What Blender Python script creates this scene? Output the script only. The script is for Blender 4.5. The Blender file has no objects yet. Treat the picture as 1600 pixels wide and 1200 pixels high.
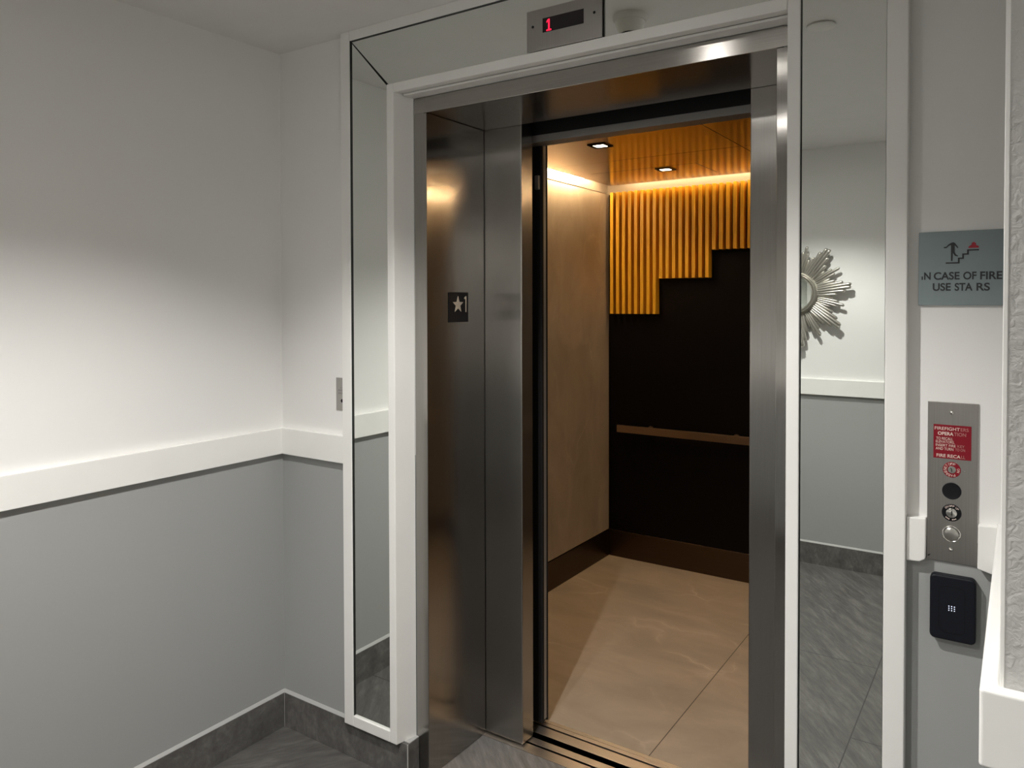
import bpy, bmesh, math, random
from mathutils import Vector, Matrix
random.seed(7)
C = bpy.context.scene.collection
sc = bpy.context.scene

# ------------------------------------------------------------------ helpers
class MB:
    """collects shapes (world coordinates) for ONE mesh"""
    def __init__(s):
        s.bm = bmesh.new()
    def box(s, x0, x1, y0, y1, z0, z1):
        v = [s.bm.verts.new(p) for p in ((x0,y0,z0),(x1,y0,z0),(x1,y1,z0),(x0,y1,z0),(x0,y0,z1),(x1,y0,z1),(x1,y1,z1),(x0,y1,z1))]
        for f in ((0,3,2,1),(4,5,6,7),(0,1,5,4),(1,2,6,5),(2,3,7,6),(3,0,4,7)):
            s.bm.faces.new([v[i] for i in f])
        return s
    def prism(s, pts, axis, a, b):
        """polygon pts (2-D) extruded along axis from a to b; axis y -> pts are (x,z); x -> (y,z); z -> (x,y)"""
        def P(p, t):
            return {'y': (p[0], t, p[1]), 'x': (t, p[0], p[1]), 'z': (p[0], p[1], t)}[axis]
        A = [s.bm.verts.new(P(p, a)) for p in pts]
        B = [s.bm.verts.new(P(p, b)) for p in pts]
        n = len(pts)
        s.bm.faces.new(A); s.bm.faces.new(list(reversed(B)))
        for i in range(n):
            s.bm.faces.new((A[i], B[i], B[(i+1) % n], A[(i+1) % n]))
        return s
    def lathe(s, prof, c, axis, seg=40):
        """prof: list of (radius, distance along axis); axis is a unit vector"""
        ax = Vector(axis).normalized()
        u = ax.orthogonal().normalized(); w = ax.cross(u)
        rings = []
        for r, h in prof:
            o = Vector(c) + ax*h
            if r < 1e-6:
                rings.append([s.bm.verts.new(o)])
            else:
                rings.append([s.bm.verts.new(o + (u*math.cos(2*math.pi*k/seg) + w*math.sin(2*math.pi*k/seg))*r) for k in range(seg)])
        for a, b in zip(rings, rings[1:]):
            if len(a) == 1 and len(b) == 1: continue
            for k in range(seg):
                k2 = (k+1) % seg
                if len(a) == 1: s.bm.faces.new((a[0], b[k2], b[k]))
                elif len(b) == 1: s.bm.faces.new((a[k], a[k2], b[0]))
                else: s.bm.faces.new((a[k], a[k2], b[k2], b[k]))
        return s
    def rod(s, a, b, ra, rb, seg=8):
        a, b = Vector(a), Vector(b)
        d = (b-a); L = d.length
        s.lathe([(0,0),(ra*.85,0),(ra,L*.03),(rb,L*.93),(rb*.75,L*.98),(rb*.3,L),(0,L)], a, d, seg)
        return s

def mesh_obj(name, mb, mat, parent=None, origin=(0,0,0), smooth=None, bevel=0, seg=2):
    bmesh.ops.recalc_face_normals(mb.bm, faces=mb.bm.faces)
    base = Vector(origin)
    if parent is not None:
        base = Vector((0,0,0)); q = parent
        while q is not None:
            base += q.location; q = q.parent
    for v in mb.bm.verts: v.co -= base
    me = bpy.data.meshes.new(name); mb.bm.to_mesh(me); mb.bm.free()
    me.materials.append(mat)
    if smooth is not None:
        for p in me.polygons: p.use_smooth = True
        me.set_sharp_from_angle(angle=math.radians(smooth))
    o = bpy.data.objects.new(name, me); C.objects.link(o)
    if parent is not None: o.parent = parent
    else: o.location = base
    if bevel:
        m = o.modifiers.new('edge', 'BEVEL'); m.width = bevel; m.segments = seg; m.limit_method = 'ANGLE'; m.angle_limit = math.radians(40)
    return o

def thing(name, label, cat, loc=(0,0,0), group=None, kind=None):
    o = bpy.data.objects.new(name, None); C.objects.link(o)
    o.location = loc; o.empty_display_size = .05
    tag(o, label, cat, group, kind)
    return o
def tag(o, label, cat, group=None, kind=None):
    if label: o['label'] = label
    if cat: o['category'] = cat
    if group: o['group'] = group
    if kind: o['kind'] = kind
    return o
def struct(name, mb, mat, label, cat, bevel=0, seg=2, smooth=None):
    return tag(mesh_obj(name, mb, mat, None, (0,0,0), smooth, bevel, seg), label, cat, None, 'structure')

def text_mb(txt, box, y, thick=.0006, facing='-y', offset=0.0, mb=None, spacing=1.0):
    """lettering fitted to box (u0,u1,z0,z1) on the plane y (or x when facing +x)"""
    cu = bpy.data.curves.new('t', 'FONT'); cu.body = txt; cu.offset = offset; cu.space_character = spacing
    ob = bpy.data.objects.new('t', cu); C.objects.link(ob)
    dg = bpy.context.evaluated_depsgraph_get()
    me = bpy.data.meshes.new_from_object(ob.evaluated_get(dg))
    xs = [v.co.x for v in me.vertices]; ys = [v.co.y for v in me.vertices]
    x0, x1, y0, y1 = min(xs), max(xs), min(ys), max(ys)
    u0, u1, z0, z1 = box
    own = mb is None
    if own: mb = MB()
    vs = []
    for v in me.vertices:
        u = u0 + (v.co.x-x0)/(x1-x0)*(u1-u0); z = z0 + (v.co.y-y0)/(y1-y0)*(z1-z0)
        vs.append(mb.bm.verts.new((u, y, z) if facing == '-y' else (y, u, z)))
    fs = [mb.bm.faces.new([vs[i] for i in p.vertices]) for p in me.polygons]
    d = Vector((0, -thick, 0)) if facing == '-y' else Vector((thick, 0, 0))
    r = bmesh.ops.extrude_face_region(mb.bm, geom=fs)
    for g in r['geom']:
        if isinstance(g, bmesh.types.BMVert): g.co += d
    bpy.data.objects.remove(ob); bpy.data.curves.remove(cu); bpy.data.meshes.remove(me)
    return mb

def rrect(u0, u1, z0, z1, r, n=6):
    pts = []
    for cx, cz, a0 in ((u1-r, z1-r, 0), (u0+r, z1-r, 90), (u0+r, z0+r, 180), (u1-r, z0+r, 270)):
        for k in range(n+1):
            a = math.radians(a0 + 90*k/n); pts.append((cx+r*math.cos(a), cz+r*math.sin(a)))
    return pts

# ------------------------------------------------------------------ materials
def new_mat(name):
    m = bpy.data.materials.new(name); m.use_nodes = True
    nt = m.node_tree; return m, nt, nt.nodes['Principled BSDF']
def N(nt, t, **kw):
    n = nt.nodes.new(t)
    for k, v in kw.items(): setattr(n, k, v)
    return n
def objco(nt): return N(nt, 'ShaderNodeNewGeometry').outputs['Position']   # world position: every surface stays where it is built
def mapping(nt, vec, scale=(1,1,1), rot=(0,0,0), loc=(0,0,0)):
    m = N(nt, 'ShaderNodeMapping'); nt.links.new(vec, m.inputs[0])
    m.inputs['Scale'].default_value = scale; m.inputs['Rotation'].default_value = rot; m.inputs['Location'].default_value = loc
    return m.outputs[0]
def noise(nt, vec, scale, detail=4, rough=.5, dist=0):
    n = N(nt, 'ShaderNodeTexNoise'); nt.links.new(vec, n.inputs['Vector'])
    n.inputs['Scale'].default_value = scale; n.inputs['Detail'].default_value = detail
    n.inputs['Roughness'].default_value = rough; n.inputs['Distortion'].default_value = dist
    return n.outputs['Fac']
def ramp(nt, fac, stops):
    r = N(nt, 'ShaderNodeValToRGB'); nt.links.new(fac, r.inputs[0])
    e = r.color_ramp.elements
    while len(e) < len(stops): e.new(.5)
    for k, (p, c) in enumerate(stops): e[k].position = p; e[k].color = (*c, 1)
    return r.outputs[0]
def bump(nt, b, h, strength, dist=.01):
    n = N(nt, 'ShaderNodeBump'); nt.links.new(h, n.inputs['Height'])
    n.inputs['Strength'].default_value = strength; n.inputs['Distance'].default_value = dist
    nt.links.new(n.outputs[0], b.inputs['Normal'])
def mixc(nt, fac, a, b, mode='MIX'):
    m = N(nt, 'ShaderNodeMix', data_type='RGBA', blend_type=mode)
    for s, v in ((0, fac), (6, a), (7, b)):
        if hasattr(v, 'links'): nt.links.new(v, m.inputs[s])
        else: m.inputs[s].default_value = v if s == 0 else (*v, 1)
    return m.outputs[2]
def math_(nt, op, a, b=None):
    m = N(nt, 'ShaderNodeMath', operation=op)
    for s, v in ((0, a), (1, b)):
        if v is None: continue
        if hasattr(v, 'links'): nt.links.new(v, m.inputs[s])
        else: m.inputs[s].default_value = v
    return m.outputs[0]

def plain(name, col, rough=.5, metal=0, spec=.5, grain=0, gscale=200):
    m, nt, b = new_mat(name)
    b.inputs['Base Color'].default_value = (*col, 1); b.inputs['Roughness'].default_value = rough
    b.inputs['Metallic'].default_value = metal; b.inputs['Specular IOR Level'].default_value = spec
    n = noise(nt, objco(nt), 9, 3)
    nt.links.new(mixc(nt, .06, col, ramp(nt, n, [(.3, tuple(c*.75 for c in col)), (.7, tuple(min(1, c*1.2) for c in col))])), b.inputs['Base Color'])
    if grain: bump(nt, b, noise(nt, objco(nt), gscale, 3), grain, .002)
    return m
def emis(name, col, strength):
    m, nt, b = new_mat(name)
    b.inputs['Base Color'].default_value = (*col, 1)
    b.inputs['Emission Color'].default_value = (*col, 1); b.inputs['Emission Strength'].default_value = strength
    return m

WHITE = (.80, .795, .78); GREY = (.345, .352, .345)
def wall_paint(name, texture):
    m, nt, b = new_mat(name)
    pos = objco(nt)
    sx = N(nt, 'ShaderNodeSeparateXYZ'); nt.links.new(pos, sx.inputs[0])
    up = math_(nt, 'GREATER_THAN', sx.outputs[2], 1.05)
    nt.links.new(mixc(nt, up, GREY, WHITE if texture != 'peel' else (.50,.495,.48)), b.inputs['Base Color'])  # peel wall: white greyed to stand in for the weaker light on it
    b.inputs['Roughness'].default_value = .55; b.inputs['Specular IOR Level'].default_value = .3
    if texture == 'peel':
        h = noise(nt, pos, 95, 3, .55, .6)
        bump(nt, b, h, .5, .004)
    else:
        bump(nt, b, noise(nt, pos, 45, 4), .06, .004)
    return m
M = {}
M['wall'] = wall_paint('wall_paint', 'smooth')
M['peel'] = wall_paint('orange_peel_shaded_paint', 'peel')
M['ceiling'] = plain('ceiling_paint', (.80,.79,.775), .7, 0, .2, .05, 60)
M['trim'] = plain('white_trim_paint', (.83,.825,.80), .38, 0, .45, .05, 50)
M['caulk'] = plain('grout', (.42,.42,.41), .7)

def brushed(name, col, rough, aniso, tangent, grain_axis):
    """tangent: 'H' = horizontal along the face (vertical grain), or a fixed vector"""
    m, nt, b = new_mat(name)
    b.inputs['Metallic'].default_value = 1
    pos = objco(nt)
    sc_ = {'z': (900, 900, 6), 'x': (6, 900, 900), 'y': (900, 6, 900)}[grain_axis]
    n = noise(nt, mapping(nt, pos, sc_), 1, 2)
    nt.links.new(ramp(nt, n, [(.3, tuple(c*.93 for c in col)), (.7, tuple(c*1.06 for c in col))]), b.inputs['Base Color'])
    b.inputs['Roughness'].default_value = rough
    b.inputs['Anisotropic'].default_value = aniso
    if tangent == 'H':
        g = N(nt, 'ShaderNodeNewGeometry'); x = N(nt, 'ShaderNodeVectorMath', operation='CROSS_PRODUCT')
        nt.links.new(g.outputs['Normal'], x.inputs[0]); x.inputs[1].default_value = (.001, .001, 1)
        nt.links.new(x.outputs[0], b.inputs['Tangent'])
    else:
        c = N(nt, 'ShaderNodeCombineXYZ')
        for k in range(3): c.inputs[k].default_value = tangent[k]
        nt.links.new(c.outputs[0], b.inputs['Tangent'])
    return m
M['steel'] = brushed('brushed_steel', (.37,.355,.335), .17, .93, 'H', 'z')
M['steel_door'] = brushed('brushed_steel_door', (.40,.385,.365), .26, .93, 'H', 'z')
M['steel_h'] = brushed('brushed_steel_header', (.43,.41,.385), .22, .8, (0,1,1), 'x')
M['plate'] = brushed('satin_plate', (.42,.405,.385), .36, .5, (1,0,0), 'z')
M['sill'] = brushed('aluminium_sill', (.72,.65,.57), .38, .6, (0,1,0), 'x')
M['bronze'] = brushed('bronze_ceiling', (.50,.385,.295), .21, .75, (0,1,0), 'x')
M['bronze_front'] = brushed('bronze_front', (.42,.31,.22), .12, .5, (0,1,0), 'x')
M['kick'] = brushed('dark_bronze', (.105,.07,.047), .33, .6, (0,0,1), 'x')
M['rail_bronze'] = brushed('handrail_bronze', (.48,.34,.23), .30, .6, (0,0,1), 'x')
M['frieze'] = plain('frieze_metal', (.27,.225,.18), .4, .2)
M['chrome'] = plain('polished_metal', (.66,.65,.62), .16, 1)
M['steel_button'] = plain('satin_button', (.50,.49,.46), .3, 1)
M['black'] = plain('black_plastic', (.008,.008,.010), .45, 0, .22)
M['soft_black'] = plain('black_metal', (.010,.009,.009), .5, 0, .3)
M['rubber'] = plain('black_rubber', (.014,.013,.013), .7, 0, .2)
M['door_lip'] = plain('grey_metal_lip', (.30,.29,.28), .4, .6)
M['navy'] = plain('reader_plastic', (.0065,.0075,.012), .5, 0, .25, .05, 700)
M['navy2'] = plain('reader_groove', (.004,.004,.006), .6, 0, .2)
M['shaft'] = plain('shaft_wall', (.02,.02,.02), .9, 0, .1)
M['red'] = plain('red_enamel', (.215,.007,.017), .5, 0, .25)
M['letter'] = plain('worn_white_lettering', (.72,.58,.52), .6)
M['letter_worn'] = plain('faded_lettering', (.44,.20,.18), .6)
M['sign'] = plain('frosted_sign', (.225,.278,.286), .28, 0, .5)
M['ink'] = plain('dark_lettering', (.028,.031,.033), .6)
M['flame'] = plain('red_vinyl', (.33,.012,.03), .5)
M['cream'] = plain('ivory_raised', (.60,.53,.44), .5)
M['plastic_white'] = plain('white_plastic', (.74,.73,.70), .45)
M['screen'] = plain('dark_display', (.012,.008,.011), .12, 0, .5)
M['red_led'] = emis('red_led', (1,.01,.05), 1.6)
M['white_dot'] = emis('reader_dots', (.75,.8,1), .6)
M['dark_back'] = plain('mirror_edge_dark', (.02,.022,.02), .5)
M['silver'] = plain('silver_leaf', (.56,.54,.49), .30, .9, .5, .2, 60)
m, nt, b = new_mat('mirror_glass')
b.inputs['Base Color'].default_value = (.86,.888,.855,1); b.inputs['Metallic'].default_value = 1; b.inputs['Roughness'].default_value = .0
n = noise(nt, objco(nt), 5, 2); nt.links.new(ramp(nt, n, [(.3,(.855,.885,.85)),(.7,(.865,.892,.86))]), b.inputs['Base Color'])
M['mirror'] = m

def slate(name, tiles, dark=1.0, angle=54, rough=.52):
    m, nt, b = new_mat(name)
    pos = objco(nt)
    def turned(sx, sy, sz):
        v = mapping(nt, pos, (1/sx, 1/sy, 1/sz), (0, 0, math.radians(angle))); v.node.vector_type = 'TEXTURE'; return v
    streak = noise(nt, turned(3.0, 16, 9), 1.6, 6, .62, .5)
    fine = noise(nt, turned(13, 70, 40), 1.4, 4, .6, .3)
    h = math_(nt, 'ADD', math_(nt, 'MULTIPLY', streak, .7), math_(nt, 'MULTIPLY', fine, .3))
    col = ramp(nt, h, [(.30, tuple(c*dark for c in (.062,.059,.056))), (.52, tuple(c*dark for c in (.112,.107,.101))), (.72, tuple(c*dark for c in (.185,.178,.168)))])
    if tiles:
        sx = N(nt, 'ShaderNodeSeparateXYZ'); nt.links.new(pos, sx.inputs[0])
        cx = N(nt, 'ShaderNodeCombineXYZ')
        nt.links.new(math_(nt, 'ADD', sx.outputs[1], 1.10+12.2+.61), cx.inputs[0])
        nt.links.new(math_(nt, 'ADD', sx.outputs[0], 6.1-.525), cx.inputs[1])
        br = N(nt, 'ShaderNodeTexBrick'); nt.links.new(cx.outputs[0], br.inputs['Vector'])
        br.offset = .5; br.squash = 1
        br.inputs['Scale'].default_value = 1; br.inputs['Mortar Size'].default_value = .0022; br.inputs['Mortar Smooth'].default_value = .2
        br.inputs['Brick Width'].default_value = 1.22; br.inputs['Row Height'].default_value = .61
        col = mixc(nt, br.outputs['Fac'], col, (.045,.043,.041))
    nt.links.new(col, b.inputs['Base Color'])
    b.inputs['Roughness'].default_value = rough; b.inputs['Specular IOR Level'].default_value = .35
    bump(nt, b, h, .35, .004)
    return m
M['slate'] = slate('slate_floor_tile', True)
M['slate_step'] = slate('slate_threshold_tile', False, 1.6, -41, .38)
M['slate_base'] = slate('slate_skirting', False, 1.1)

def stone(name, base, vein, seam_x=None, rough=.35, amt=.5):
    m, nt, b = new_mat(name)
    pos = objco(nt)
    cloud = noise(nt, mapping(nt, pos, (1.6, 3.4, 1.8), (0,0,.5)), 1.5, 5, .6, .6)
    col = ramp(nt, cloud, [(.3, tuple(c*.82 for c in base)), (.55, base), (.75, tuple(c*1.16 for c in base))])
    w = N(nt, 'ShaderNodeTexVoronoi', feature='DISTANCE_TO_EDGE')
    warp = N(nt, 'ShaderNodeTexNoise'); nt.links.new(pos, warp.inputs['Vector']); warp.inputs['Scale'].default_value = 2.2; warp.inputs['Detail'].default_value = 5
    va = N(nt, 'ShaderNodeVectorMath', operation='MULTIPLY_ADD'); nt.links.new(warp.outputs['Color'], va.inputs[0]); va.inputs[1].default_value = (.55,.55,.55)
    nt.links.new(mapping(nt, pos, (1.0, 1.6, 1.0), (0, .3, .6)), va.inputs[2]); nt.links.new(va.outputs[0], w.inputs['Vector']); w.inputs['Scale'].default_value = 1.35
    line = ramp(nt, w.outputs['Distance'], [(0, (1,1,1)), (.010, (.35,.35,.35)), (.035, (0,0,0))])
    gate = ramp(nt, noise(nt, pos, 3.1, 2), [(.48, (0,0,0)), (.68, (1,1,1))])
    fac = math_(nt, 'MULTIPLY', math_(nt, 'MULTIPLY', line, gate), amt)
    col = mixc(nt, fac, col, vein)
    if seam_x is not None:
        sx = N(nt, 'ShaderNodeSeparateXYZ'); nt.links.new(pos, sx.inputs[0])
        d = math_(nt, 'ABSOLUTE', math_(nt, 'SUBTRACT', sx.outputs[0], seam_x))
        col = mixc(nt, math_(nt, 'LESS_THAN', d, .0016), col, (.05,.04,.03))
    nt.links.new(col, b.inputs['Base Color']); b.inputs['Roughness'].default_value = rough
    b.inputs['Specular IOR Level'].default_value = .4
    return m
M['car_floor'] = stone('marble_floor_tile', (.36,.295,.23), (.60,.50,.39), 1.194, .42, .55)
M['car_stone'] = stone('beige_stone_panel', (.35,.29,.225), (.50,.42,.33), None, .36, .45)
M['car_dark'] = plain('dark_wenge_panel', (.004,.0025,.0022), .5, 0, .12)
m, nt, b = new_mat('gold_slat')
pos = objco(nt); g = noise(nt, mapping(nt, pos, (60, 60, 2.5)), 1.2, 4, .6)
nt.links.new(ramp(nt, g, [(.3, (.63,.32,.014)), (.7, (.82,.43,.022))]), b.inputs['Base Color']); b.inputs['Roughness'].default_value = .42
M['gold'] = m
WARM = (1, .73, .42)
M['led'] = emis('warm_led', WARM, 150); M['led_back'] = emis('warm_led_slats', WARM, 58)
M['downlight'] = emis('downlight_lens', (1, .84, .62), 14)
M['lamp'] = emis('lobby_lamp_lens', (1, .97, .92), 120)

# ------------------------------------------------------------------ measured layout (metres; back left corner of the lobby at the origin)
ZC = 2.447; YO = -2.916; YM = -.022
JL, JR = .6493, 1.7445; CL, CR = .598, 1.7955
YC, YD = .047, .3624; HB, HT = 2.157, 2.208
XE = 4.4

# ------------------------------------------------------------------ lobby shell
struct('floor_threshold', MB().box(.60, 1.80, .003, .345, -.12, 0), M['slate_step'], 'slate-look threshold tile inside the elevator door frame', 'floor')
struct('floor', MB().box(-.1, XE+.1, YO-.1, .0, -.12, 0), M['slate'], 'dark grey slate-look tile floor of the lobby', 'floor')
struct('ceiling', MB().box(-.1, XE+.1, YO-.1, .05, ZC, ZC+.1), M['ceiling'], 'plain painted white ceiling over the lobby', 'ceiling')
struct('wall_left', MB().box(-.1, 0, YO-.1, .2, 0, ZC), M['wall'], 'lobby side wall painted white above and grey below', 'wall')
w = MB()
w.box(0, .5775, 0, .05, 0, ZC).box(.5775, .597, .0, .05, 0, .1239).box(0, .634, .05, .345, 0, ZC).box(1.809, 2.3, 0, .05, 0, ZC).box(1.76, 2.3, .05, .345, 0, ZC)
w.box(.5775, 1.809, 0, .05, 2.222, ZC).box(.634, 1.76, .05, .345, 2.212, ZC)
struct('wall_back', w, M['wall'], 'two-tone white and grey wall around the elevator opening', 'wall')
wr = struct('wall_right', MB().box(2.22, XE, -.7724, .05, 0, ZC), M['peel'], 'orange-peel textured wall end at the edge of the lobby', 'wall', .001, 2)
mesh_obj('corner_bead', MB().prism([(2.2195,-.773),(2.2245,-.773),(2.2245,-.7715),(2.2210,-.7715),(2.2210,-.764),(2.2195,-.764)], 'z', 0, ZC), M['trim'], wr, bevel=.0007)
struct('wall_front', MB().box(0, XE, YO-.1, YO, 0, ZC), M['wall'], 'two-tone lobby wall reflected in the tall mirror strip', 'wall')
struct('wall_end', MB().box(XE, XE+.1, YO, -.7724, 0, ZC), M['wall'], 'far corridor wall off to the side of the lobby', 'wall')

RB, RT = 1.0033, 1.0966
struct('trim_1', MB().box(0, .02, YO+.02, -.02, RB, RT), M['trim'], 'white chair rail board running along the side wall', 'chair rail', .0015)
struct('trim_2', MB().box(.0, .347, -.02, 0, RB, RT), M['trim'], 'short white chair rail between the corner and mirrored surround', 'chair rail', .0015)
struct('trim_3', MB().prism([(2.0365,.9965),(2.062,.9975),(2.0728,1.005),(2.0734,1.0915),(2.0365,1.0895)], 'y', -.02, 0), M['trim'], 'stub of white chair rail before the steel key-switch plate', 'chair rail', .0025, 3)
struct('trim_4', MB().prism([(2.1668,1.0027),(2.19,.9965),(2.2,.994),(2.2,1.0935),(2.1672,1.0910)], 'y', -.02, 0), M['trim'], 'stub of white chair rail beyond the steel key-switch plate', 'chair rail', .0015)
struct('trim_5', MB().prism([(2.2,-.0),(2.2,-.7924),(XE,-.7924),(XE,-.7724),(2.22,-.7724),(2.22,0)], 'z', RB, RT), M['trim'], 'white chair rail wrapped around the textured wall end', 'chair rail', .004, 4)
struct('trim_6', MB().box(.02, XE, YO, YO+.02, RB, RT), M['trim'], 'white chair rail on the wall seen in the mirror', 'chair rail', .0015)

def skirting(name, mb, caulk, label):
    o = struct(name, mb, M['slate_base'], label, 'baseboard', .001)
    mesh_obj('caulk_line', caulk, M['caulk'], o)
    return o
ZB = .124
skirting('baseboard_left', MB().box(0, .01, YO+.01, 0, 0, ZB),
         MB().prism([(0,ZB),(.0095,ZB),(.0095,ZB+.001),(.002,ZB+.009),(0,ZB+.009)], 'y', YO+.01, 0), 'dark slate tile skirting along the side wall')
skirting('baseboard_back', MB().box(.01, .608, -.01, 0, 0, ZB).box(.598, .608, 0, .046, 0, ZB),
         MB().prism([(0,ZB),(-.0095,ZB),(-.0095,ZB+.001),(-.002,ZB+.009),(0,ZB+.009)], 'x', .0, .3405).box(.006,.0108,-.0112,-.006,.0,ZB).box(.6055,.6086,-.0106,-.0075,.0,ZB).box(.579,.6075,0,.046,ZB,ZB+.0025), 'dark slate tile skirting under the mirrored surround')
skirting('baseboard_right', MB().prism([(2.036,-.01),(2.21,-.01),(2.21,-.7824),(XE,-.7824),(XE,-.7724),(2.22,-.7724),(2.22,0),(2.036,0)], 'z', 0, ZB),
         MB().box(2.036, 2.21, -.008, 0, ZB, ZB+.006), 'dark slate tile skirting around the textured wall end')
skirting('baseboard_front', MB().box(.01, XE, YO, YO+.01, 0, ZB),
         MB().prism([(YO,ZB),(YO+.0095,ZB),(YO+.0095,ZB+.001),(YO+.002,ZB+.009),(YO,ZB+.009)], 'x', .01, XE), 'dark slate tile skirting seen in the mirror')

# ------------------------------------------------------------------ mirrored surround of the elevator opening
sur = thing('mirror_surround', 'white-trimmed mirror strips framing the elevator doorway', 'mirror', (1.19, 0, .124))
t = MB()
P = -.03
t.box(.3405,.383,P,0,.124,ZC).box(1.994,2.036,P,0,.124,ZC).box(.383,1.994,P,0,2.4146,ZC)
t.box(.383,.549,P,0,.124,.160).box(1.817,1.994,P,0,.124,.160)
mesh_obj('outer_trim', t, M['trim'], sur, bevel=.0025, seg=3)
t = MB(); t.prism([(.549,P),(.578,P),(.5975,.0465),(.578,.0465),(.578,0),(.549,0)],'z',.124,2.245).prism([(1.817,P),(1.788,P),(1.7965,.0465),(1.809,.0465),(1.809,0),(1.817,0)],'z',.124,2.245).box(.578,1.788,P,0,2.2158,2.245)
mesh_obj('inner_trim', t, M['trim'], sur, bevel=.0025, seg=3)
t = MB().box(.594,1.797,.0005,.0465,2.2085,2.2158)
mesh_obj('reveal_board', t, M['trim'], sur, bevel=.0015)
t = MB().box(.383,.3843,P+.003,-.004,.161,2.4146).box(1.817,1.8183,P+.003,-.004,.161,2.4146).box(.383,1.994,P+.003,-.004,2.4132,2.4146)
t.box(.383,.549,-.004,0,.16,2.4146).box(1.817,1.994,-.004,0,.16,2.4146).box(.549,1.817,-.004,0,2.245,2.4146)
mesh_obj('dark_backing', t, M['dark_back'], sur)
g = .0022
xa, xb, xc, xd, za, zb, z0 = .383+g, .549-.001, 1.817+g, 1.994-.0015, 2.4146-g, 2.245+.001, .1615
mesh_obj('mirror_pane', MB().prism([(xa,z0),(xb,z0),(xb,zb-.007),(xa,za-.003)], 'y', YM, -.004), M['mirror'], sur)
mesh_obj('mirror_pane', MB().prism([(xa+.002,za),(xb+.004,zb),(xc-.004,zb),(xd-.002,za)], 'y', YM, -.004), M['mirror'], sur)
mesh_obj('mirror_pane', MB().prism([(xc,z0),(xd,z0),(xd,za-.003),(xc,zb-.005)], 'y', YM, -.004), M['mirror'], sur)

# ------------------------------------------------------------------ steel door frame and doors
fr = thing('elevator_door_frame', 'brushed stainless steel frame lining the elevator opening', 'door frame', (1.197, .05, 0))
mesh_obj('side_jamb', MB().prism([(CL,YC),(JL,YC),(JL,YD-.003),(JL-.012,YD-.003),(JL-.012,YC+.012),(CL,YC+.012)], 'z', .001, HB), M['steel'], fr, bevel=.0012)
mesh_obj('side_jamb', MB().prism([(CR,YC),(JR,YC),(JR,YD-.003),(JR+.012,YD-.003),(JR+.012,YC+.012),(CR,YC+.012)], 'z', .001, HB), M['steel'], fr, bevel=.0012)
mesh_obj('header', MB().prism([(YC,HB+.001),(YD-.003,HB+.001),(YD-.003,HB+.013),(YC+.012,HB+.013),(YC+.012,HT),(YC,HT)], 'x', CL, CR), M['steel_h'], fr, bevel=.0012)

def door(name, x0, x1, y0, y1, z0, z1, lead, label, mat='steel_door', car=False):
    d = thing(name, label, 'elevator door', ((x0+x1)/2, (y0+y1)/2, 0), kind='structure')
    mesh_obj('door_panel', MB().box(x0, x1, y0, y1, z0, z1), M[mat], d, bevel=.004 if not car else .002, seg=3)
    s = 1 if lead == x1 else -1
    if car:
        a, b_ = sorted((lead, lead+s*.0035))
        mesh_obj('rubber_edge', MB().box(a, b_, y0+.001, y0+.011, z0, z1).box(a, b_, y1-.009, y1, z0, z1), M['rubber'], d)
        mesh_obj('edge_strip', MB().box(a, b_-.001 if s > 0 else b_, y0+.012, y1-.0095, z0+.01, z1-.01), M['door_lip'], d)
        mesh_obj('bracket', MB().box(min(lead-s*.02,lead-s*.004), max(lead-s*.02,lead-s*.004), y0-.012, y0, 1.955, 2.005), M['door_lip'], d, bevel=.001)
    return d
door('door_1', .02, .8069, YD, .434, .007, 2.19, .8069, 'half-open brushed steel landing door beside the star plate')
door('door_2', 1.588, 2.34, YD, .434, .007, 2.19, 1.588, 'half-open brushed steel landing door beside the tall mirror strip')
door('door_3', .02, .7965, .507, .546, .012, 2.135, .7965, 'dark car door edge just behind the star plate side landing door', 'soft_black', True)
door('door_4', 1.60, 2.36, .507, .546, .012, 2.135, 1.60, 'dark car door slid back on the mirror side of the opening', 'soft_black', True)

# sills
def sill(name, y0, y1, grooves, label):
    prof = [(y0, -.03), (y1, -.03), (y1, .0015)]
    for g0, g1 in sorted(grooves, reverse=True):
        prof += [(g1, .0015), (g1, -.012), (g0, -.012), (g0, .0015)]
    prof.append((y0, .0015))
    o = mesh_obj(name, MB().prism([(p[0], p[1]) for p in prof], 'x', .45, 1.95), M['sill'], None, (1.197, (y0+y1)/2, 0), bevel=.0006)
    return tag(o, label, 'sill')
sill('landing_sill', .3455, .432, [(.390,.400)], 'grooved metal sill at the edge of the lobby floor')
sill('car_sill', .462, .5555, [(.508,.517), (.536,.5375)], 'grooved metal sill at the edge of the beige car floor')

# hoistway (the dark void around the doors)
hw = MB()
hw.box(-.15,-.1,.345,.56,-.4,2.7).box(2.5,2.55,.345,.56,-.4,2.7).box(-.1,2.5,.345,.56,2.62,2.7).box(-.1,2.5,.345,.56,-.4,-.3)
hw.box(-.1,.634,.345,.352,-.3,2.62).box(1.76,2.5,.345,.352,-.3,2.62).box(.634,1.76,.345,.352,2.2,2.62)
struct('wall_hoistway', hw, M['shaft'], 'black shaft void behind the landing doors', 'wall')
hd = thing('door_header', 'black door hanger beam with grey lip above the car opening', 'beam', (1.197, .5, 2.137))
mesh_obj('beam', MB().box(.02, 2.36, .452, .50, 2.137, 2.45), M['soft_black'], hd)
mesh_obj('lip', MB().box(.02, 2.36, .449, .515, 2.112, 2.137), M['door_lip'], hd, bevel=.001)

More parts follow.
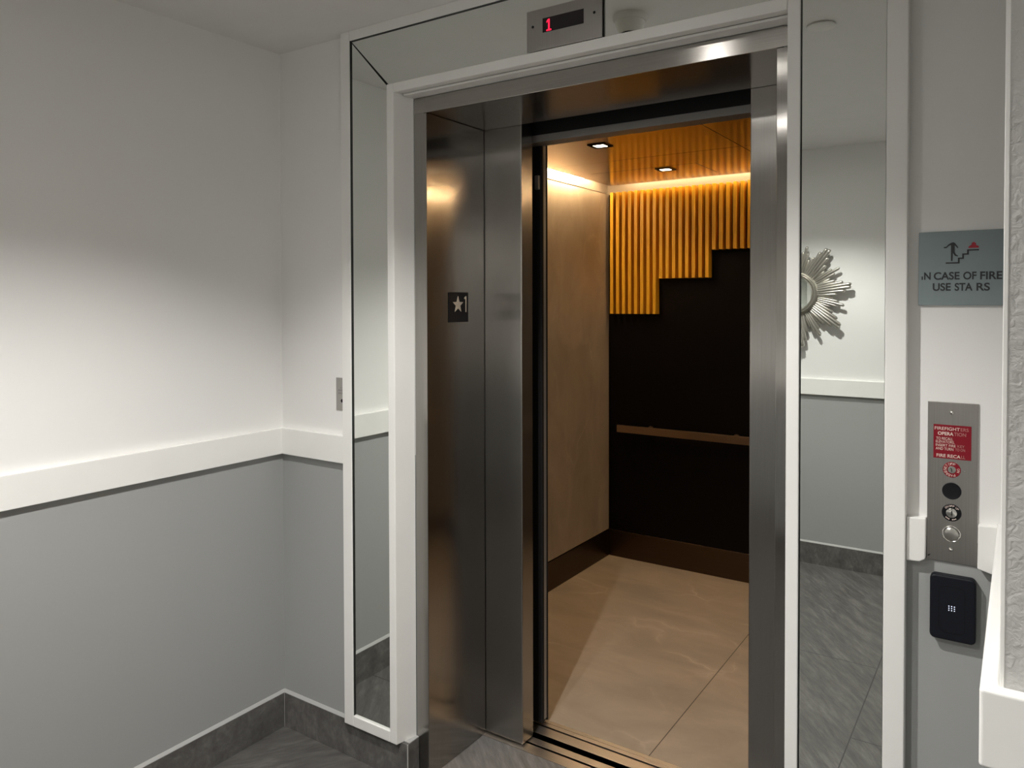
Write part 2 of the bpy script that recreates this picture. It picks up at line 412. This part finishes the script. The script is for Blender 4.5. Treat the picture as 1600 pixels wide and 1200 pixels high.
# ------------------------------------------------------------------ elevator car
X0, X1, Y0, Y1, KZ, WZ = .1504, 2.2436, .556, 2.3414, .158, 2.200
struct('floor_car', MB().box(X0-.03, X1+.03, Y0, Y1+.04, -.05, 0), M['car_floor'], 'beige veined marble-look tile floor inside the elevator car', 'floor')
cl = struct('wall_car_left', MB().box(X0-.03, X0, .58, Y1-.006, KZ+.006, WZ), M['car_stone'], 'beige stone panel wall inside the elevator car', 'wall')
mesh_obj('edge_strip', MB().box(X0-.03, X0+.0012, Y1-.006, Y1-.0025, KZ+.006, WZ), M['chrome'], cl)
mesh_obj('top_strip', MB().box(X0-.03, X0+.0015, .58, Y1-.006, WZ, WZ+.004), M['chrome'], cl)
struct('wall_car_right', MB().box(X1, X1+.03, .58, Y1-.006, KZ+.006, WZ), M['car_stone'], 'stone panel car wall hidden behind the mirror side door', 'wall')
struct('wall_car_back', MB().box(X0-.03, X1+.03, Y1+.011, Y1+.04, 0, WZ), M['car_dark'], 'nearly black panel wall at the back of the car', 'wall')
fz = MB().box(X0-.04, X0-.022, .58, Y1+.04, WZ, 2.40).box(X1+.022, X1+.04, .58, Y1+.04, WZ, 2.40).box(X0-.04, X1+.04, Y1+.02, Y1+.04, WZ, 2.40)
struct('trim_7', fz, M['frieze'], 'pale frieze lit by the cove above the car walls', 'frieze')
struct('wall_car_front', MB().box(X0-.04, .62, .548, .58, 0, 2.40).box(1.775, X1+.04, .548, .58, 0, 2.40).box(.62, 1.775, .548, .58, 2.128, 2.40), M['kick'], 'bronze front return of the car beside the doors', 'wall')
struct('baseboard_car_left', MB().box(X0-.025, X0, .58, Y1, 0, KZ), M['kick'], 'dark bronze kick plate under the beige stone wall', 'kick plate', .0008)
kb = struct('baseboard_car_back', MB().box(X0, X1, Y1, Y1+.011, 0, KZ), M['kick'], 'dark bronze kick plate under the black back wall', 'kick plate', .0012)
mesh_obj('top_edge_highlight', MB().box(X0, X1, Y1-.0004, Y1+.0105, KZ, KZ+.0016), M['rail_bronze'], kb)  # paler bronze strip draws the bevel highlight along the kick plate top
struct('baseboard_car_right', MB().box(X1, X1+.025, .58, Y1, 0, KZ), M['kick'], 'dark bronze kick plate on the hidden car wall', 'kick plate', .0008)
struct('ceiling_car', MB().box(X0-.04, X1+.04, .548, Y1+.04, 2.40, 2.44), M['frieze'], 'upper shell above the bronze ceiling panels of the car', 'ceiling')

cp = thing('car_ceiling', 'floating brushed bronze ceiling panels inside the elevator car', 'ceiling panel', (1.197, 1.4, 2.24))
CX0, CX1, CM = .195, 2.199, 1.197
def cpanel(x0, x1, y0, y1, mat='bronze'):
    mesh_obj('ceiling_panel', MB().box(x0, x1, y0, y1, 2.24, 2.262), M[mat], cp, bevel=.0012)
cpanel(X0-.02, X1+.02, .582, 1.044, 'bronze_front')
for x0, x1 in ((CX0, CM-.0015), (CM+.0015, CX1)):
    cpanel(x0, x1, 1.047, 1.5485); cpanel(x0, x1, 1.5515, 2.262)
sm = MB()
sm.box(.30,.885,1.829,1.8315,2.2396,2.2401).box(.8825,.885,1.8315,2.15,2.2396,2.2401)
mesh_obj('hatch_seam', sm, M['soft_black'], cp)

dls = [(.6895,1.178,'square recessed downlight in the bronze ceiling nearer the car doors'), (.693,1.908,'square recessed downlight in the bronze ceiling nearer the gold slats'),
       (1.705,1.178,'square downlight hidden behind the mirror side door, doors end'), (1.705,1.908,'square downlight hidden behind the mirror side door, slats end')]
def downlight(x, y, label):
    d = thing('downlight', label, 'downlight', (x, y, 2.24), 'square downlights in the car ceiling')
    f = MB(); a, c = .043, .026
    f.box(x-a,x+a,y-a,y-c,2.2355,2.24).box(x-a,x+a,y+c,y+a,2.2355,2.24).box(x-a,x-c,y-c,y+c,2.2355,2.24).box(x+c,x+a,y-c,y+c,2.2355,2.24)
    mesh_obj('frame', f, M['kick'], d, bevel=.001)
    mesh_obj('lens', MB().box(x-c,x+c,y-c,y+c,2.237,2.2398), M['downlight'], d)
    return d
for x, y, l in dls: downlight(x, y, l)

# cove LED strips
def led(mb, label, loc, m='led'):
    tag(mesh_obj('led_strip', mb, M[m], None, loc), label, 'light strip', 'cove light strips of the car')
led(MB().box(.178, .1945, .70, 1.955, 2.2425, 2.258).box(.186, .1945, 1.956, 2.24, 2.270, 2.274), 'glowing cove light strip above the beige stone wall', (.186, 1.3, 2.25))
led(MB().box(2.1995, 2.216, .70, 2.19, 2.2425, 2.258), 'glowing cove light strip on the hidden side of the car', (2.208, 1.3, 2.25))
led(MB().box(.26, 2.13, 2.2635, 2.272, 2.274, 2.284), 'glowing cove light strip above the gold slats', (1.2, 2.268, 2.28), 'led_back')

# slat screen
sl = thing('slat_screen', 'stepped screen of golden vertical slats on the back wall', 'slat screen', (1.197, 2.33, 1.48))
for k in range(32):
    grp = k // 8
    zb_ = (1.4785, 1.6850, 1.8395, 1.995)[grp]
    x = .1765 + .0392*k + (.0008 if grp else 0)
    if k == 0:
        s0 = mesh_obj('slat', MB().box(x+.001, x+.0212, 2.298, Y1+.0105, zb_, WZ+.006), M['gold'], sl, bevel=.0012)
    else:
        mesh_obj('slat', MB().box(x+.001, x+.0212, 2.298, Y1+.0105, zb_, WZ+.006), M['gold'], sl, bevel=.0012)

hr = thing('handrail', 'flat bronze handrail across the black back wall of the car', 'handrail', (1.197, 2.29, .772))
mesh_obj('bar', MB().box(.2312, 2.162, 2.280, 2.295, .772, .816), M['rail_bronze'], hr, bevel=.0015)
for x in (.42, .93, 1.45, 1.97):
    mesh_obj('bracket', MB().box(x-.011, x+.011, 2.295, Y1+.011, .784, .804).lathe([(0,0),(.02,0),(.02,.006),(0,.006)], (x, Y1+.005, .794), (0,1,0), 24), M['rail_bronze'], hr)

# ------------------------------------------------------------------ star plate on the jamb
st = thing('floor_number_plate', 'black jamb plate with raised star and number 1', 'sign', (JL, .209, 1.4825))
mesh_obj('plate', MB().prism(rrect(.1565,.2615,1.4825,1.5835,.003), 'x', JL, JL+.003), M['black'], st)
sp = []
for k in range(10):
    r = (.0295 if k % 2 == 0 else .0122); a = math.radians(90+36*k)
    sp.append((.2035 + r*1.0*math.cos(a), 1.5415 + r*.98*math.sin(a)))
mesh_obj('star', MB().prism(sp, 'x', JL+.003, JL+.0045), M['cream'], st)
mesh_obj('numeral', MB().prism([(.2385,1.5655),(.2465,1.5705),(.2495,1.5705),(.2495,1.5165),(.2455,1.5165),(.2455,1.5635),(.2395,1.5605)], 'x', JL+.003, JL+.0045), M['cream'], st)

# ------------------------------------------------------------------ floor indicator above the door
ind = thing('floor_indicator', 'steel floor indicator plate with red digit 1 above the doorway', 'indicator', (1.203, -.03, 2.24))
mesh_obj('plate', MB().box(1.0865,1.3215,-.0385,-.0345,2.2405,2.3535), M['plate'], ind, bevel=.0008)
mesh_obj('back_box', MB().box(1.095,1.313,-.0345,-.0297,2.2465,2.346), M['soft_black'], ind)
mesh_obj('display', MB().box(1.1385,1.2665,-.0392,-.0385,2.2865,2.3255), M['screen'], ind)
dg_ = MB(); yy = -.0396
dg_.prism([(1.1565,2.3205),(1.1615,2.3205),(1.1615,2.2925),(1.1665,2.2925),(1.1665,2.2885),(1.151,2.2885),(1.151,2.2925),(1.1565,2.2925),(1.1565,2.3145),(1.1515,2.3110),(1.1515,2.3155)], 'y', yy, yy+.0004)
mesh_obj('digit', dg_, M['red_led'], ind)
for x in (1.1065, 1.298):
    mesh_obj('screw', MB().lathe([(0,.0018),(.0035,.0012),(.004,0),(0,0)], (x,-.0385,2.3085), (0,-1,0), 20), M['black'], ind)
ind.location = (1.203-.004, -.03+.0075, 2.24+.0055)

# ------------------------------------------------------------------ ceiling fittings (seen in the mirrors)
sd = thing('smoke_detector', 'white ceiling smoke detector reflected beside the floor indicator', 'smoke detector', (1.21,-.414,ZC))
mesh_obj('base', MB().lathe([(0,0),(.054,0),(.054,.012),(.050,.020),(0,.020)], (1.21,-.414,ZC), (0,0,-1), 40), M['plastic_white'], sd, smooth=35)
mesh_obj('chamber', MB().lathe([(0,.02),(.046,.02),(.042,.038),(.032,.056),(0,.056)], (1.21,-.414,ZC), (0,0,-1), 40), M['plastic_white'], sd, smooth=35)
mesh_obj('vent', MB().lathe([(0,.056),(.029,.056),(.029,.061),(0,.061)], (1.21,-.414,ZC), (0,0,-1), 32), M['black'], sd, smooth=35)
mesh_obj('cap', MB().lathe([(0,.061),(.031,.061),(.026,.067),(0,.068)], (1.21,-.414,ZC), (0,0,-1), 32), M['plastic_white'], sd, smooth=35)
tag(mesh_obj('ceiling_cover', MB().lathe([(0,0),(.038,0),(.038,.003),(.044,.0035),(.044,.007),(.035,.010),(0,.011)], (1.69,-.834,ZC), (0,0,-1), 48), M['plastic_white'], None, (1.69,-.834,ZC), 35),
    'round white ceiling cover plate reflected at the top of the tall mirror', 'cover plate')

# ------------------------------------------------------------------ sunburst mirror on the wall behind the camera
SX, SZ = 1.121, 1.597
WY = YO
sb = thing('sunburst_mirror', 'silver sunburst wall mirror reflected in the tall mirror strip', 'mirror', (SX, WY, SZ))
mesh_obj('frame', MB().lathe([(.094,.030),(.097,.046),(.102,.054),(.106,.050),(.108,.045),(.111,.056),(.117,.064),(.121,.058),(.123,.050),(.127,.052),(.130,.042),(.130,0),(.094,0),(.094,.030)], (SX,WY,SZ), (0,1,0), 64), M['silver'], sb, smooth=50)
mesh_obj('glass', MB().lathe([(0,.034),(.0945,.034),(.0945,.01),(0,.01)], (SX,WY,SZ), (0,1,0), 64), M['mirror'], sb, smooth=50)
angs = [(53-45*k, 'L') for k in range(8)] + [(30.5-45*k, 'S') for k in range(8)]
for a, kd in angs:
    th = math.radians(a); u = Vector((math.cos(th),0,math.sin(th))); v = Vector((-math.sin(th),0,math.cos(th)))
    r = MB(); n = 6 if kd == 'L' else 5
    L0 = .335 if kd == 'L' else .285
    half_b, half_t = (.027, .046) if kd == 'L' else (.017, .031)
    for k in range(n):
        q = (k-(n-1)/2)/((n-1)/2)
        L = L0*(1 - (.30 if kd == 'L' else .27)*abs(q)**1.15) + random.uniform(-.004,.004)
        s0, s1 = half_b*q, half_t*q*(.55+.45*L/L0)
        zb0, zb1 = (.040 - .010*abs(q), .056 - .018*abs(q)) if kd == 'L' else (.030 - .008*abs(q), .040 - .014*abs(q))
        A = Vector((SX,WY,SZ)) + u*.115 + v*s0 + Vector((0,zb0,0))
        B = Vector((SX,WY,SZ)) + u*L + v*s1 + Vector((0,zb1,0))
        r.rod(A, B, half_b/n*1.45, half_t/n*1.45*(.6+.4*L/L0), 10)
    mesh_obj('ray', r, M['silver'], sb, smooth=50)

# ------------------------------------------------------------------ fire sign
fs = thing('fire_stairs_sign', 'grey-green sign reading in case of fire use stairs', 'sign', (2.128, 0, 1.541))
mesh_obj('panel', MB().box(2.0548,2.2195,-.006,0,1.5412,1.6955), M['sign'], fs, bevel=.001)
y = -.006
T = MB()
text_mb('N', (2.0652,2.0775,1.5952,1.6108), y, offset=.024, mb=T)
T.box(2.0605,2.0632,y-.0006,y,1.5952,1.6022)
text_mb('CASE', (2.0832,2.1302,1.5946,1.6108), y, offset=.024, mb=T)
text_mb('OF', (2.1366,2.1600,1.5944,1.6106), y, offset=.024, mb=T)
text_mb('FIRE', (2.1664,2.2045,1.5942,1.6104), y, offset=.024, mb=T)
text_mb('USE', (2.0815,2.1145,1.5715,1.5878), y, offset=.024, mb=T)
text_mb('STA', (2.1215,2.1532,1.5713,1.5876), y, offset=.024, mb=T)
text_mb('RS', (2.1600,2.1835,1.5711,1.5874), y, offset=.024, mb=T)
mesh_obj('lettering', T, M['ink'], fs)
st_ = MB()
w_ = .0028
st_.prism([(2.1049,1.6280),(2.1300,1.6280),(2.1300,1.6372),(2.1376,1.6372),(2.1376,1.6456),(2.1462,1.6456),(2.1462,1.6536),(2.1640,1.6536),(2.1640,1.6564),(2.1430,1.6564),(2.1430,1.6484),(2.1344,1.6484),(2.1344,1.6400),(2.1268,1.6400),(2.1268,1.6308),(2.1049,1.6308)], 'y', y-.0006, y)
mesh_obj('stairs_symbol', st_, M['ink'], fs)
pf = MB()
pf.prism([(2.1012,1.6608),(2.1060,1.6606),(2.1105,1.6650),(2.1143,1.6665),(2.1143,1.6335),(2.1172,1.6335),(2.1178,1.6500),(2.1215,1.6440),(2.1265,1.6424),(2.1272,1.6442),(2.1235,1.6465),(2.1208,1.6520),(2.1210,1.6660),(2.1225,1.6640),(2.1262,1.6597),(2.1276,1.6610),(2.1240,1.6665),(2.1215,1.6705),(2.1185,1.6722),(2.1150,1.6715),(2.1095,1.6680),(2.1055,1.6632),(2.1014,1.6630)], 'y', y-.0006, y)
mesh_obj('walker_symbol', pf, M['ink'], fs)
mesh_obj('flame_symbol', MB().prism([(2.1452,1.6592),(2.1638,1.6592),(2.1636,1.6622),(2.1610,1.6640),(2.1592,1.6638),(2.1586,1.6680),(2.1562,1.6708),(2.1535,1.6712),(2.1512,1.6690),(2.1508,1.6650),(2.1480,1.6640),(2.1455,1.6615)], 'y', y-.0006, y), M['flame'], fs)

# ------------------------------------------------------------------ firefighters key-switch plate
fp = thing('key_switch_plate', 'tall steel plate with red fire recall notice, key switches and button', 'switch plate', (2.12, 0, 1.0015))
PY = -.004
mesh_obj('plate', MB().box(2.0740,2.1655,PY,0,1.0020,1.3385), M['plate'], fp, bevel=.0008)
for z in (1.3168, 1.0291):
    mesh_obj('screw', MB().lathe([(0,.0035),(.0022,.003),(.0038,.001),(.0042,0),(0,0)], (2.1185,PY,z), (0,-1,0), 24), M['chrome'], fp, smooth=50)
nt_ = mesh_obj('notice', MB().box(2.0850,2.1537,PY-.0012,PY,1.2198,1.2908), M['red'], fp, bevel=.0004)
y = PY-.0012
T, T2 = MB(), MB()
th = .0004
text_mb('FIREFIGHT', (2.0872,2.1330,1.2795,1.2862), y, th, offset=.004, mb=T)
text_mb('ERS', (2.1345,2.1485,1.2795,1.2862), y, th, offset=.0, mb=T2)
text_mb('OPERA', (2.0930,2.1215,1.2688,1.2760), y, th, offset=.024, mb=T)
text_mb('TION', (2.1228,2.1440,1.2688,1.2760), y, th, offset=.0, mb=T2)
text_mb('TO RECALL', (2.0900,2.1205,1.2590,1.2646), y, th, mb=T)
text_mb('ELEVATORS,', (2.0895,2.1235,1.2515,1.2576), y, th, mb=T)
text_mb('INSERT FIRE', (2.0893,2.1255,1.2450,1.2502), y, th, mb=T)
text_mb('KEY', (2.1290,2.1415,1.2450,1.2502), y, th, mb=T2)
text_mb('AND TURN', (2.0893,2.1215,1.2375,1.2430), y, th, mb=T)
text_mb('TO ON', (2.1250,2.1425,1.2375,1.2430), y, th, mb=T2)
text_mb('FIRE RECA', (2.0910,2.1345,1.2225,1.2292), y, th, offset=.01, mb=T)
text_mb('LL', (2.1360,2.1430,1.2225,1.2292), y, th, mb=T2)
mesh_obj('lettering', T, M['letter'], nt_); mesh_obj('faded_lettering', T2, M['letter_worn'], nt_)
def ring_text(mb, txt, c, r, ang, w, h, y):
    """short word set along a ring, centred at ang (degrees, 90 = top); letters face outwards"""
    n = len(txt)
    for k, ch in enumerate(txt):
        a = math.radians(ang - (k-(n-1)/2)*w/r*57.3)
        sub = text_mb(ch, (-w*.42, w*.42, -h/2, h/2), y, .0003, offset=.0)
        R = Matrix.Rotation(-(a-math.pi/2), 4, 'Y')
        off = Vector((c[0]+r*math.cos(a), 0, c[1]+r*math.sin(a)))
        for v in sub.bm.verts:
            yv = v.co.y; p = R @ Vector((v.co.x, 0, v.co.z)); v.co = Vector((p.x+off.x, yv, p.z+off.z))
        me = bpy.data.meshes.new('tmp'); sub.bm.to_mesh(me); sub.bm.free(); mb.bm.from_mesh(me); bpy.data.meshes.remove(me)
RC = (2.1190, 1.1975)
rk = mesh_obj('fire_key_switch', MB().lathe([(.0078,0),(.0078,.0012),(.0158,.0012),(.0164,.0008),(.0164,0),(.0078,0)], (RC[0],PY,RC[1]), (0,-1,0), 48), M['red'], fp)
lt = MB()
for txt, a in (('OFF', 92), ('ON', -2), ('RESET', 182), ('PAS', 270)):
    ring_text(lt, txt, RC, .0122, a, .0046, .0048, PY-.0012)
mesh_obj('lettering', lt, M['letter'], rk)
mesh_obj('lock_core', MB().lathe([(0,.0022),(.0068,.0020),(.0076,.0012),(.0076,0),(0,0)], (RC[0],PY,RC[1]), (0,-1,0), 32), M['steel_button'], rk, smooth=40)
mesh_obj('keyhole', MB().prism([(RC[0]-.0005,RC[1]-.0042),(RC[0]+.0006,RC[1]-.0042),(RC[0]+.0009,RC[1]),(RC[0]-.0012,RC[1]+.0045),(RC[0]-.0026,RC[1]+.0040),(RC[0]-.0008,RC[1]-.0002)], 'y', PY-.0027, PY-.002), M['black'], rk)
for x, z in ((2.0990,1.1990),(2.1395,1.1965)):
    mesh_obj('rivet', MB().lathe([(0,.0004),(.0018,.0003),(.002,0),(0,0)], (x,PY,z), (0,-1,0), 12), M['door_lip'], fp)
mesh_obj('dark_lens', MB().lathe([(0,.0012),(.013,.0016),(.0166,.0022),(.0176,.0012),(.0176,0),(0,0)], (2.1192,PY,1.1528), (0,-1,0), 48), M['black'], fp, smooth=40)
KC = (2.1193, 1.1073)
kk = mesh_obj('black_key_switch', MB().lathe([(.0106,0),(.0106,.0014),(.0172,.0014),(.0180,.0008),(.0180,0),(.0106,0)], (KC[0],PY,KC[1]), (0,-1,0), 48), M['black'], fp)
lt = MB()
for txt, a in (('ON', 130), ('OFF', 90), ('UP', 45)):
    ring_text(lt, txt, KC, .0142, a, .0036, .0040, PY-.0014)
for a in (238, 290):
    for da in (-12, 0, 12):
        aa = math.radians(a+da); cx, cz = KC[0]+.0142*math.cos(aa), KC[1]+.0142*math.sin(aa)
        lt.box(cx-.0010, cx+.0010, PY-.0017, PY-.0014, cz-.0012, cz+.0012)
mesh_obj('lettering', lt, M['letter'], kk)
mesh_obj('lock_core', MB().lathe([(0,.0055),(.0075,.0052),(.0098,.004),(.0104,.0014),(.0104,0),(0,0)], (KC[0],PY,KC[1]), (0,-1,0), 40), M['chrome'], kk, smooth=40)
mesh_obj('keyhole', MB().prism([(KC[0]+.0002,KC[1]-.0048),(KC[0]+.0020,KC[1]-.0048),(KC[0]+.0014,KC[1]+.0004),(KC[0]+.0016,KC[1]+.0048),(KC[0]-.0006,KC[1]+.0040)], 'y', PY-.006, PY-.005), M['black'], kk)
bt = mesh_obj('call_button', MB().lathe([(0,.0050),(.006,.0046),(.0125,.0032),(.0138,.0018),(.0138,0),(0,0)], (2.1192,PY,1.0627), (0,-1,0), 48), M['steel_button'], fp, smooth=40)
mesh_obj('collar', MB().lathe([(.0146,0),(.0146,.0030),(.0158,.0038),(.0172,.0030),(.0176,0),(.0146,0)], (2.1192,PY,1.0627), (0,-1,0), 48), M['chrome'], bt, smooth=40)
mesh_obj('scuff_mark', MB().prism([(2.0765,1.0085),(2.0800,1.0108),(2.0808,1.0138),(2.0795,1.0142),(2.0785,1.0120),(2.0770,1.0130),(2.0758,1.0110)], 'y', PY-.0003, PY), M['ink'], fp)

# ------------------------------------------------------------------ card reader
cr = thing('card_reader', 'black card reader on the grey wall under the steel switch plate', 'card reader', (2.124, 0, .843))
pts = rrect(2.0817,2.1650,.8425,.9775,.010,8)
b1 = MB()
b1.prism(pts, 'y', -.021, .001)
mesh_obj('housing', b1, M['navy'], cr, bevel=.004, seg=4)
o_, i_ = rrect(2.0985,2.1455,.8590,.9560,.010,8), rrect(2.0992,2.1448,.8597,.9553,.0095,8)
gm = MB(); y0_, y1_ = -.0213, -.0208
A = [gm.bm.verts.new((p[0], y0_, p[1])) for p in o_]; B = [gm.bm.verts.new((p[0], y0_, p[1])) for p in i_]
A2 = [gm.bm.verts.new((p[0], y1_, p[1])) for p in o_]; B2 = [gm.bm.verts.new((p[0], y1_, p[1])) for p in i_]
for k in range(len(A)):
    j = (k+1) % len(A)
    gm.bm.faces.new((A[k],A[j],B[j],B[k])); gm.bm.faces.new((A[k],A2[k],A2[j],A[j])); gm.bm.faces.new((B[k],B[j],B2[j],B2[k]))
mesh_obj('groove', gm, M['navy2'], cr)
for r_ in range(3):
    for c_ in range(3):
        mesh_obj('status_dot', MB().lathe([(0,.0004),(.0012,.0004),(.0012,0),(0,0)], (2.1170+.0050*c_,-.0209,.9155-.0043*r_), (0,-1,0), 10), M['white_dot'], cr)

# ------------------------------------------------------------------ key plate half hidden by the surround
kp = thing('key_plate', 'narrow steel key plate half hidden behind the mirrored surround', 'switch plate', (.314, 0, 1.18))
mesh_obj('plate', MB().box(.2825,.346,-.003,.001,1.1805,1.2925), M['plate'], kp, bevel=.0006)
mesh_obj('keyhole', MB().lathe([(0,.0008),(.006,.0006),(.006,0),(0,0)], (.3115,-.003,1.214), (0,-1,0), 20), M['black'], kp)
en = MB()
for z in (1.247, 1.237): 
    for k in range(5): en.box(.293+.005*k, .2965+.005*k, -.0033, -.003, z, z+.0055)
en.lathe([(0,.0004),(.0025,.0004),(.0025,0),(0,0)], (.306,-.003,1.258), (0,-1,0), 12)
mesh_obj('engraving', en, M['door_lip'], kp)

# ------------------------------------------------------------------ lobby lamps
def lobby_lamp(x, y, label, power, half=62.5, blend=.45):
    d = thing('ceiling_lamp', label, 'ceiling lamp', (x, y, ZC), 'round downlights in the lobby ceiling')
    mesh_obj('trim_ring', MB().lathe([(.047,0),(.047,.004),(.060,.006),(.066,.002),(.066,0),(.047,0)], (x,y,ZC), (0,0,-1), 40), M['plastic_white'], d, smooth=40)
    mesh_obj('lens', MB().lathe([(0,.002),(.0465,.002),(.0465,0),(0,0)], (x,y,ZC), (0,0,-1), 40), M['lamp'], d)
    l = bpy.data.lights.new('lobby_spot', 'SPOT'); l.energy = power; l.color = (1, .975, .94)
    l.spot_size = math.radians(2*half); l.spot_blend = blend; l.shadow_soft_size = .022
    o = bpy.data.objects.new('lobby_spot', l); C.objects.link(o); o.parent = d; o.location = (0, 0, -.012)
lobby_lamp(1.25, -.99, 'round lobby downlight over the floor before the elevator', 113)
lobby_lamp(1.24, -2.00, 'round lobby downlight nearer the sunburst mirror', 92)
lobby_lamp(4.05, -2.6, 'unseen round downlight added for ambient fill over the side corridor', 90)  # extra lamp out of view, added to lift the ambient light

def car_spot(x, y, power):
    l = bpy.data.lights.new('car_spot', 'SPOT'); l.energy = power; l.color = (1, .72, .45)
    l.spot_size = math.radians(110); l.spot_blend = .6; l.shadow_soft_size = .02
    o = bpy.data.objects.new('car_spot', l); C.objects.link(o); o.location = (x, y, 2.23)
for x, y, l in dls: car_spot(x, y, 6)

# ------------------------------------------------------------------ world, camera, view
wd = bpy.data.worlds.new('World'); sc.world = wd; wd.use_nodes = True
wd.node_tree.nodes['Background'].inputs[0].default_value = (0,0,0,1)
cam = bpy.data.cameras.new('Camera'); co = bpy.data.objects.new('Camera', cam); C.objects.link(co)
F, CY, YAW, PIT, ROL = 1186.62, 494.5, .5912, .0189, -.0023
cam.sensor_fit = 'HORIZONTAL'; cam.sensor_width = 36; cam.lens = F*36/1600
cam.shift_y = -(600-CY)/1600
cam.clip_start = .02
fw = Vector((-math.sin(YAW), math.cos(YAW), 0)); rt = Vector((math.cos(YAW), math.sin(YAW), 0)); up = Vector((0,0,1))
f2 = fw*math.cos(PIT) - up*math.sin(PIT); u2 = up*math.cos(PIT) + fw*math.sin(PIT)
r3 = rt*math.cos(ROL) + u2*math.sin(ROL); u3 = u2*math.cos(ROL) - rt*math.sin(ROL)
R = Matrix((r3, u3, -f2)).transposed().to_4x4(); R.translation = Vector((2.2376, -1.8293, 1.55))
co.matrix_world = R
sc.camera = co
sc.view_settings.view_transform = 'Standard'; sc.view_settings.look = 'None'; sc.view_settings.gamma = 1
sc.view_settings.use_curve_mapping = False; sc.view_settings.exposure = 0
sc.cycles.use_denoising = True
sc.cycles.max_bounces = 16; sc.cycles.diffuse_bounces = 8; sc.cycles.glossy_bounces = 8
